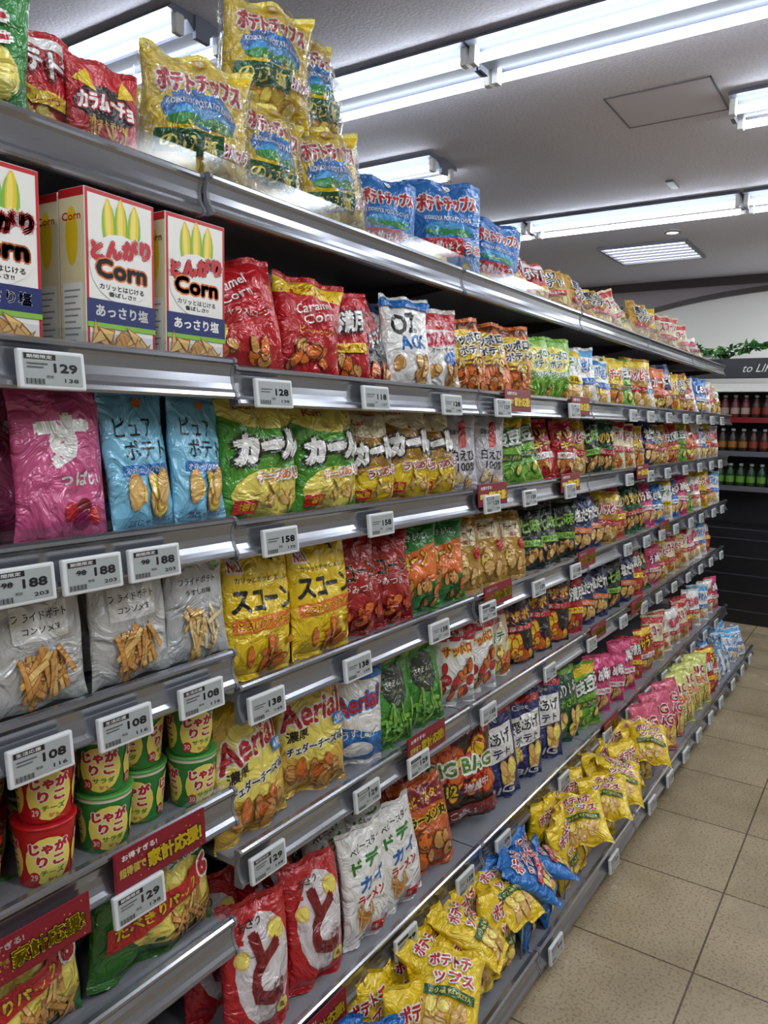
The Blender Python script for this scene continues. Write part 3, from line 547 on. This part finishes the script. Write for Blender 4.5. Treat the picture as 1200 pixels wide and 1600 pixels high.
# ------------------------------------------------------------------ shelf units
MAL = M('9d9fa5', 'metal'); MSH = M('7f8086', 'plas'); MBK = M('424147', 'plas'); MDK = M('2c2b30', 'plas')
for mi, (x0, x1) in enumerate(MODS):
    zs, ys = (LZ, LY) if mi == 0 else (RZ, RY)
    u = obj('display_shelf_unit', None, ((x0+x1)/2, BY-.2, 0), label='grey metal supermarket shelf unit filled with snacks', cat='shelf unit', group='shelf units along the aisle')
    u.empty_display_size = .1
    L = (x1-x0)/2-.001; oy = -(BY-.2)
    b = MB(); b.box(-L, BY+oy, .0, L, BY+.03+oy, 1.88, MBK); obj('back_panel', b.mesh('bp'), parent=u)
    b = MB(); b.box(-L, .72+oy, 0, L, BY+oy-.001, .05, MDK); obj('base', b.mesh('base'), parent=u)
    for s in (-1, 1):
        b = MB(); b.box(s*(L-.008)-.008, BY-.035+oy, .05, s*(L-.008)+.008, BY+oy-.001, 1.87, MBK)
        for q in range(34): b.box(s*(L-.008)-.003, BY-.0365+oy, .2+q*.048, s*(L-.008)+.003, BY-.035+oy, .225+q*.048, MDK)
        obj('upright', b.mesh('up'), parent=u)
    for si, (z, y) in enumerate(zip(zs, ys)):
        b = MB(); b.box(-L+.002, y+.004+oy, z+.002, L-.002, BY-.037+oy, z+.014, MSH)
        for s in (-1, 1):
            X = s*(L-.02)
            b.add([(X-.0015, BY-.037+oy, z), (X-.0015, y+.06+oy, z), (X-.0015, y+.06+oy, z-.015), (X-.0015, BY-.037+oy, z-.06),
                   (X+.0015, BY-.037+oy, z), (X+.0015, y+.06+oy, z), (X+.0015, y+.06+oy, z-.015), (X+.0015, BY-.037+oy, z-.06)],
                  [(0, 1, 2, 3), (7, 6, 5, 4), (0, 4, 5, 1), (1, 5, 6, 2), (2, 6, 7, 3), (3, 7, 4, 0)], MBK)
        sh = obj('shelf', b.mesh('sh'), parent=u)
        r = MB(); t = .034
        Y = y+oy
        prof = [(.006, t), (-.004, t), (-.008, t-.003), (-.0085, t-.008), (-.005, t-.011), (-.002, t-.016), (0, .004), (-.002, -.008), (-.006, -.017), (-.011, -t+.011), (-.013, -t+.005), (-.011, -t+.001), (-.006, -t), (.006, -t)]
        r.extr([(Y+a, z+c) for a, c in prof], -L+.002, L-.002, MAL)
        for s in (-1, 1): r.extr([(Y+a*1.12-.0006, z+c*1.03) for a, c in prof], s*(L-.0035)-.003, s*(L-.0035)+.003, M('6d6e74', 'plas'))
        rl = obj('price_rail', r.mesh('rail'), parent=sh)
        rl['label'] = 'silver price rail along the shelf edge'
        if si == 0 or mi == 0:
            gq = MB(); gq.box(-L+.003, Y+.0065, z+.015, L-.003, Y+.0085, z+(.07 if si == 0 else .05), MACR)
            go = obj('clear_guard', gq.mesh('gd'), parent=sh); go['label'] = 'transparent plastic guard strip'

# ------------------------------------------------------------------ price tags
AX[0] = .49
def tag_mesh(p, tx, blk, old=None):
    w, h = .094, .05; b = MB(); b.bbox(-w/2, 0, -h/2, w/2, .009, h/2, M('d6d8d9', 'plas'), .0025)
    body = b.mesh('tag'); s = MB()
    sw, sh = w/2-.006, h/2-.005
    f = lambda X, v, o: (X*sw, -.0004-o, v*sh)
    e = Rr(-1, -1, 1, 1, '9ea3a2')
    if blk: e += Rr(-.97, .6, .1, .97, 'K')+T(blk, -.45, .79, .85, .24, 'W', .01)
    e += T(p, .42, .12, .85, .62, 'K', .09)+T(tx, .6, -.66, .5, .26, 'K', .06)
    for i in range(14): e += Rr(-.95+i*.045, -.95, -.95+i*.045+(.015 if i % 3 else .03), -.6, 'K')
    if old: e += T(old, -.5, .2, .35, .35, 'K', .05)+Rr(-.72, .2, -.28, .24, 'K')
    else:
        e += Rr(-.9, .3, -.2, .38, '555555')+Rr(-.9, .08, -.35, .15, '555555')
    e += T('税抜', -.15, -.45, .25, .2, 'K', .0)
    design(s, e, f, [], [], 'plas', smooth=False, step=.00005, o0=.0001)
    return body, s.mesh('scr')
TG = {k: tag_mesh(*v) for k, v in dict(a=('129', '138', '期間限定'), b=('128', '138', None), c=('118', '127', None), d=('158', '170', None), e=('188', '203', '期間限定', '98'), f=('108', '116', '生活応援'), g=('138', '149', None), h=('99', '106', '期間限定'), i=('279', '301', None)).items()}
TP = dict(a='129', b='128', c='118', d='158', e='188', f='108', g='138', h='99', i='279')
def tag(k, x, y, z, roll=0):
    bd, sc = TG[k]
    o = obj('price_tag', bd, (x, y-.0235, z), (-.12, roll, 0), None, 'white electronic price tag clipped to rail showing '+TP[k], 'price tag', 'electronic price tags on the rails')
    obj('screen', sc, parent=o)
dz = -.010
tag('a', .592, .935, 1.583-.008)
for x, k in ((.54, 'e'), (.645, 'e'), (.752, 'e')): tag(k, x, .935, 1.318-.017)
for x in (.56, .695, .844): tag('f', x, .935, 1.085-.022)
tag('a', .71, .929, .833-.05)
NT = {1: [(1.02, 'b'), (1.335, 'c'), (1.665, 'b'), (1.945, 'a'), (2.5, 'a')], 2: [(1.04, 'd'), (1.365, 'd'), (1.9, 'a'), (2.17, 'a'), (2.5, 'a')],
      3: [(.995, 'g'), (1.275, 'g'), (1.62, 'g'), (1.88, 'a'), (2.25, 'a'), (2.58, 'b')], 4: [(1.0, 'a'), (1.32, 'a'), (1.53, 'a'), (1.92, 'b'), (2.38, 'b'), (2.8, 'a')],
      5: [(1.42, 'h'), (1.715, 'b'), (1.947, 'i'), (2.434, 'i'), (2.9, 'i')], 6: [(1.93, 'h'), (2.45, 'h'), (2.925, 'h')]}
for si, L in NT.items():
    for x, k in L: tag(k, x, RY[si]-(.005 if x in (1.53, 1.945, 2.5, 1.9, 1.88) else 0), RZ[si]+dz+rnd.uniform(-.004, .004))
    x = 3.2
    while x < 5.35:
        tag('abgc'[rnd.randrange(4)], x, RY[si], RZ[si]+dz); x += rnd.uniform(.26, .36)
AX[0] = .33
b = MB(); b.bbox(-.09, 0, -.031, .09, .003, .031, M('7e1022', 'card'), .001)
f = lambda X, v, o: (X*.088, -.0003-o, v*.029)
e = Rr(-1, -1, 1, 1, '7e1022')
for i in range(16):
    r = random.Random(i); e += E(r.uniform(-.95, .95), r.uniform(-.9, .9), .015, .045, 'GO', n=6)
e += T('お得すぎる!', -.5, .66, .75, .34, 'W', .04, .03)+T('超得値で', -.66, -.12, .56, .5, 'YL', .05, .02)+T('家計応援!', .28, -.12, 1.25, .95, 'Y', .06, .02, 'K', .05)
design(b, e, f, [], [], 'card', smooth=False, step=.00006, o0=.0002)
PS = b.mesh('promo')
AX[0] = 1
for x, y, z in ((.762, .935, .838), (.54, .935, .805), (1.10, .88, .318), (1.58, .93, .735), (2.06, .94, 1.585), (2.58, .94, 1.585), (1.92, .94, 1.325), (2.52, .94, 1.325), (1.96, .93, 1.04), (2.7, .93, 1.04), (2.88, .93, .73), (2.95, .88, .34), (3.4, .93, .73), (3.4, .94, 1.325), (3.8, .93, 1.04)):
    o = obj('promotion_sign', PS, (x, y-.0175, z), (-.08, 0, 0), None, 'dark red promotion sign with yellow Japanese lettering on rail', 'sign', 'promotion signs on the rails')

b = MB(); pts = [(0, -.10, 0), (0, -.10, .10)]+[(0, -.10+.03*(1-math.cos(a)), .10+.03*math.sin(a)) for a in (.5, 1, 1.57)]+[(0, .15, .13), (0, .25, .13), (0, .25, 0)]
for p, q in zip(pts, pts[1:]): b.cyl(p, q, .0025, M('SV', 'metal'), 8)
WD = b.mesh('wire')
for x in (1.8, 2.12, 3.12, 3.66, 4.2): obj('wire_divider', WD, (x, .83, ztop(.08)), (0, 0, 0), None, 'chrome wire divider standing on the bottom shelf', 'shelf divider', 'wire dividers')

# ------------------------------------------------------------------ room
def ceil_mat():
    m, n, l, b = nodes('ceiling_board'); b.inputs['Roughness'].default_value = .85
    tc = n.new('ShaderNodeTexCoord'); nz = n.new('ShaderNodeTexNoise'); nz.inputs['Scale'].default_value = 90; nz.inputs['Detail'].default_value = 4
    l.new(tc.outputs['Object'], nz.inputs['Vector'])
    bp = n.new('ShaderNodeBump'); bp.inputs['Strength'].default_value = .3; bp.inputs['Distance'].default_value = .008
    l.new(nz.outputs['Fac'], bp.inputs['Height']); l.new(bp.outputs[0], b.inputs['Normal'])
    cr = n.new('ShaderNodeValToRGB'); cr.color_ramp.elements[0].position = .3; cr.color_ramp.elements[0].color = (.64, .62, .70, 1); cr.color_ramp.elements[1].position = .55; cr.color_ramp.elements[1].color = (.76, .74, .82, 1)
    l.new(nz.outputs['Fac'], cr.inputs[0]); l.new(cr.outputs[0], b.inputs['Base Color']); return m
def floor_mat():
    m, n, l, b = nodes('floor_tile')
    tc = n.new('ShaderNodeTexCoord'); mp = n.new('ShaderNodeMapping'); mp.inputs['Location'].default_value = (.1, .09, 0)
    l.new(tc.outputs['Object'], mp.inputs[0])
    br = n.new('ShaderNodeTexBrick'); br.offset = 0; br.inputs['Scale'].default_value = 1; br.inputs['Mortar Size'].default_value = .003
    br.inputs['Brick Width'].default_value = .45; br.inputs['Row Height'].default_value = .45; br.inputs['Mortar Smooth'].default_value = .1
    br.inputs['Color1'].default_value = (.42, .34, .225, 1); br.inputs['Color2'].default_value = (.36, .295, .19, 1); br.inputs['Mortar'].default_value = (.12, .09, .06, 1)
    l.new(mp.outputs[0], br.inputs['Vector'])
    nz = n.new('ShaderNodeTexNoise'); nz.inputs['Scale'].default_value = 110; nz.inputs['Detail'].default_value = 4
    cr = n.new('ShaderNodeValToRGB'); cr.color_ramp.elements[0].position = .36; cr.color_ramp.elements[0].color = (.5, .44, .36, 1); cr.color_ramp.elements[1].position = .5; cr.color_ramp.elements[1].color = (1, 1, 1, 1)
    l.new(tc.outputs['Object'], nz.inputs['Vector']); l.new(nz.outputs['Fac'], cr.inputs[0])
    mx = n.new('ShaderNodeMix'); mx.data_type = 'RGBA'; mx.blend_type = 'MULTIPLY'; mx.inputs[0].default_value = .6
    l.new(br.outputs['Color'], mx.inputs[6]); l.new(cr.outputs[0], mx.inputs[7])
    n3 = n.new('ShaderNodeTexNoise'); n3.inputs['Scale'].default_value = 3.5; n3.inputs['Detail'].default_value = 3
    c3 = n.new('ShaderNodeValToRGB'); c3.color_ramp.elements[0].position = .35; c3.color_ramp.elements[0].color = (.74, .72, .68, 1); c3.color_ramp.elements[1].position = .65; c3.color_ramp.elements[1].color = (1, 1, 1, 1)
    l.new(tc.outputs['Object'], n3.inputs['Vector']); l.new(n3.outputs['Fac'], c3.inputs[0])
    m2 = n.new('ShaderNodeMix'); m2.data_type = 'RGBA'; m2.blend_type = 'MULTIPLY'; m2.inputs[0].default_value = 1
    l.new(mx.outputs[2], m2.inputs[6]); l.new(c3.outputs[0], m2.inputs[7]); l.new(m2.outputs[2], b.inputs['Base Color'])
    n2 = n.new('ShaderNodeTexNoise'); n2.inputs['Scale'].default_value = 5
    mr = n.new('ShaderNodeMapRange'); mr.inputs['To Min'].default_value = .16; mr.inputs['To Max'].default_value = .34
    l.new(tc.outputs['Object'], n2.inputs['Vector']); l.new(n2.outputs['Fac'], mr.inputs['Value']); l.new(mr.outputs[0], b.inputs['Roughness'])
    return m
def wall_mat(name, c):
    m, n, l, b = nodes(name); b.inputs['Base Color'].default_value = c; b.inputs['Roughness'].default_value = .8
    nz = n.new('ShaderNodeTexNoise'); nz.inputs['Scale'].default_value = 60
    bp = n.new('ShaderNodeBump'); bp.inputs['Strength'].default_value = .15; l.new(nz.outputs['Fac'], bp.inputs['Height']); l.new(bp.outputs[0], b.inputs['Normal']); return m
CZ = 2.8; WX = 7.2
def st(name, bx, mat):
    b = MB(); b.box(*bx, mat); return obj(name, b.mesh(name), kind='structure')
st('floor', (-2.6, -3.1, -.05, WX+.1, 6.1, 0), floor_mat())
st('ceiling', (-2.6, -3.1, CZ, WX+.1, 6.1, CZ+.05), ceil_mat())
wm = wall_mat('wall_paint', (.5, .47, .43, 1)); wc = wall_mat('wall_cream', (.88, .86, .80, 1)); wb_ = wall_mat('wall_mauve', (.42, .37, .38, 1))
st('wall_far', (WX, -3, 0, WX+.1, 6, CZ), wb_)
st('wall_back', (-2.6, 6, 0, WX, 6.1, CZ), wm)
st('wall_front', (-2.6, -3.1, 0, WX, -3, CZ), wm)
st('wall_near', (-2.6, -3, 0, -2.5, 6, CZ), wm)
MTR = M('3a2a28', 'plas')
st('trim_1', (WX-.03, -3, CZ-.07, WX-.001, 6, CZ-.001), MTR)
N = 40; pts = []
for i in range(N+1):
    a = pi*i/N; pts.append((.6+2.4*math.cos(a), 1.85+.84*math.sin(a)))
b = MB(); vs = [(WX-.012, p[0], p[1]) for p in pts]+[(WX-.012, -1.8, .01), (WX-.012, 3.0, .01)]
b.add(vs, [tuple(range(len(vs)))], wc); obj('trim_2', b.mesh('arch'), kind='structure')
b = MB(); pr = []
for i, (y, z) in enumerate(pts):
    d = Vector((y-.6, (z-1.85)*2.8)).normalized()
    for o, xx in ((-.02, WX-.012), (-.02, WX-.04), (.025, WX-.04), (.025, WX-.005)): pr.append((xx, y+d.x*o, z+d.y*o))
fs = [(4*i+j, 4*i+(j+1) % 4, 4*i+4+(j+1) % 4, 4*i+4+j) for i in range(N) for j in range(4)]
b.add(pr, fs, MTR); obj('trim_3', b.mesh('archt'), kind='structure')
b = MB(); hx0, hx1, hy0, hy1 = 3.12, 3.47, .69, 1.09
b.box(hx0+.006, hy0+.006, CZ-.003, hx1-.006, hy1-.006, CZ-.0005, wall_mat('hatch', (.70, .68, .76, 1)))
for q in ((hx0, hy0, hx1, hy0+.004), (hx0, hy1-.004, hx1, hy1), (hx0, hy0, hx0+.004, hy1), (hx1-.004, hy0, hx1, hy1)): b.box(q[0], q[1], CZ-.005, q[2], q[3], CZ-.0005, M('6a686e', 'plas'))
obj('ceiling_hatch', b.mesh('hatch'), label='square access hatch with metal frame in the ceiling', cat='ceiling hatch')
b = MB(); b.bbox(-.07, -.02, -.012, .07, .02, 0, M('77757a', 'plas'), .003)
obj('ceiling_vent', b.mesh('vent'), (4.35, 1.12, CZ-.0005), label='small grey rectangular vent on the ceiling', cat='vent')

# lights
MT = emis('tube_glow', (.84, .92, 1, 1), 13); MFX = M('7d8290', 'plas')
FL = 1.24
b = MB(); b.extr([(-.12, 0), (-.14, -.02), (-.06, -.024), (-.03, -.05), (.03, -.05), (.06, -.024), (.14, -.02), (.12, 0)], -FL/2, FL/2, MFX)
for s in (-1, 1):
    b.box(s*FL/2-.008, -.03, -.07, s*FL/2+.008, .03, -.001, MFX)
    for q in (-.088, .088): b.bbox(s*(FL/2-.012)-.012, q-.018, -.08, s*(FL/2-.012)+.012, q+.018, -.015, M('W', 'plas'), .004)
FM = b.mesh('fix')
b = MB(); b.cyl((-FL/2+.022, 0, 0), (FL/2-.022, 0, 0), .015, MT, 14); TM = b.mesh('tube')
def area(x, y, sx, sy, p, z=CZ-.085):  # added fill lamp under a fixture, extra to its glowing tubes
    l = bpy.data.lights.new('fill_lamp', 'AREA'); l.shape = 'RECTANGLE'; l.size = sx; l.size_y = sy; l.energy = p; l.color = (.93, .97, 1)
    o = bpy.data.objects.new('fill_lamp', l); o.location = (x, y, z); COL.objects.link(o)
def fixture(x, y, p=0):
    o = obj('ceiling_light', FM, (x, y, CZ-.001), (0, 0, pi/2), None, 'white twin-tube fluorescent ceiling light, switched on', 'ceiling light', 'fluorescent ceiling lights')
    for s in (-1, 1): obj('light_tube', TM, (0, s*.088, -.06), parent=o)
    if p: area(x, y, .22, 1.2, p)
for y, p in ((-.55, 11), (.7, 0), (1.95, 0)): fixture(2.53, y, p)
for y in (2.62, 3.87): fixture(1.86, y)
for y, p in ((.04, 0), (-1.21, 7), (2.6, 0), (3.86, 0)): fixture(3.42, y, p)
for y, p in ((-1.05, 10), (.2, 0), (1.46, 0), (2.72, 0), (3.98, 0)): fixture(4.77, y, p)
for x, y, p in ((.75, -.55, 15), (.75, .7, 0), (-.9, -.55, 15), (-.9, .7, 6), (6.3, -.6, 30)): fixture(x, y, p)  # out-of-view fixtures added to brighten the near aisle and far wall
b = MB()
b.box(-.31, -.31, -.02, .31, -.29, 0, MFX); b.box(-.31, .29, -.02, .31, .31, 0, MFX); b.box(-.31, -.29, -.02, -.29, .29, 0, MFX); b.box(.29, -.29, -.02, .31, .29, 0, MFX)
for i in range(1, 6): b.box(-.29+i*.0967-.004, -.29, -.02, -.29+i*.0967+.004, .29, -.006, MFX)
o = obj('ceiling_light', b.mesh('trof'), (5.93, 1.64, CZ-.001), label='square recessed ceiling light with white louvre grid', cat='ceiling light')
b = MB(); b.box(-.289, -.289, -.005, .289, .289, -.001, emis('panel_glow', (.95, .97, 1, 1), 3)); obj('light_panel', b.mesh('lp'), parent=o)
b = MB(); b.lathe([(.055, -.001), (.055, -.008), (.042, -.012), (.04, -.002)], MFX, 24)
o = obj('downlight', b.mesh('dl'), (5.4, 1.37, CZ-.001), label='small round recessed downlight, switched on', cat='ceiling light')
b = MB(); b.lathe([(.039, -.004), (.001, -.004)], emis('warm_glow', (1, .85, .6, 1), 12), 24); obj('light_lens', b.mesh('dl2'), parent=o)

# ------------------------------------------------------------------ far drink shelf
FX = 6.45
u = obj('drink_shelf', None, (FX+.2, .8, 0), label='black drink shelf with dark header against the wall', cat='shelf unit')
o = MB(); o.box(.2, -1.2, 0, .24, 1.2, 1.86, MDK); obj('back_panel', o.mesh('q'), parent=u)
o = MB(); o.bbox(-.2, -1.2, 0, .199, 1.2, .75, M('1a1a1d', 'plas'), .01)
for i in range(5): o.box(-.206, -1.2, .1+i*.14, -.2005, 1.2, .11+i*.14, M('3a3a40', 'plas'))
obj('base_cabinet', o.mesh('q'), parent=u)
for z in (1.05, 1.32, 1.58):
    o = MB(); o.box(-.15, -1.2, z, .199, 1.2, z+.02, MDK); o.box(-.155, -1.2, z-.015, -.15, 1.2, z+.025, M('DR' if z > 1.5 else '5a5a60', 'plas')); obj('shelf', o.mesh('q'), parent=u)
o = MB(); o.box(-.2, -1.2, 1.80, .199, 1.2, 1.86, M('W', 'plas')); obj('canopy', o.mesh('q'), parent=u)
o = MB(); o.bbox(-.22, -1.2, 1.90, -.18, 1.2, 2.05, M('2a2b30', 'plas'), .004)
f = lambda X, v, q: (-.2205-q, -X*1.2, 1.975+v*.07)
design(o, T('to LIFE', -.11, 0, .19, .85, 'W', .0, 0, None, 0, .02), f, [], [], 'plas', smooth=False, step=.0003)
for s in (-1, 1): o.box(-.2, s*1.1-.01, 1.86, -.185, s*1.1+.01, 1.94, MDK)
obj('header_sign', o.mesh('q'), parent=u)
bp = [(.001, 0), (.03, 0), (.033, .01), (.033, .12), (.028, .15), (.014, .185), (.013, .2), (.015, .2), (.015, .22), (.001, .22)]
BM = []
for c, c2 in (('3a1610', '7d3020'), ('2b1c10', '8a5a20'), ('5a1a1f', 'a08a7a'), ('1c3a1e', '5a8a30')):
    q = MB(); q.lathe(bp, M(c, 'plas'), 14); q.lathe([(.0335, .04), (.0335, .1)], M(c2, 'plas'), 14); q.lathe([(.016, .2), (.016, .222), (.001, .223)], M('GY', 'plas'), 10); BM.append(q.mesh('b'))
for z, ks in ((1.07, (3,)), (1.34, (0, 1)), (1.60, (0, 2))):
    for i in range(16):
        o = obj('drink_bottle', BM[ks[(i//3) % len(ks)]], (FX+.1, .35+i*.075, z), label='dark drink bottle with coloured label on the far shelf', cat='bottle', group='bottles on the drink shelf'); o.scale = (1, 1, .8)
q = MB(); r = random.Random(2); gm_ = [M(c, 'plas') for c in ('2f6a2c', '1f4a20', '4d8a3a')]
for i in range(900):
    y = r.uniform(-.4, 2.0); c = Vector((FX-.0+r.gauss(0, .03), y, 2.09+abs(r.gauss(0, .035))+.03*math.sin(y*9))); a = Vector((r.gauss(0, 1), r.gauss(0, 1), r.gauss(0, .7))).normalized()*.035; bb = a.orthogonal().normalized()*.014
    q.add([c-a, c+bb, c+a, c-bb], [(0, 1, 2, 3)], gm_[i % 3])
obj('ivy_garland', q.mesh('ivy'), label='green artificial ivy garland lying along the header sign', cat='artificial plant', kind='stuff')

w = bpy.data.worlds.new('w'); S.world = w; w.use_nodes = True
w.node_tree.nodes['Background'].inputs[0].default_value = (.6, .65, .75, 1); w.node_tree.nodes['Background'].inputs[1].default_value = .3
cam = bpy.data.cameras.new('camera'); co = bpy.data.objects.new('camera', cam); COL.objects.link(co)
R_ = Vector((.558, -.8295, .0221)); B_ = -Vector((.8253, .5521, -.1184))
R_.normalize(); B_ = (B_-R_*B_.dot(R_)).normalized(); U_ = B_.cross(R_)
mm = Matrix((R_, U_, B_)).transposed().to_4x4(); mm.translation = Vector((0, 0, H)); co.matrix_world = mm
cam.sensor_fit = 'VERTICAL'; cam.sensor_height = 36; cam.lens = 26.96; cam.clip_start = .02
S.camera = co
S.view_settings.view_transform = 'Standard'; S.view_settings.exposure = .08
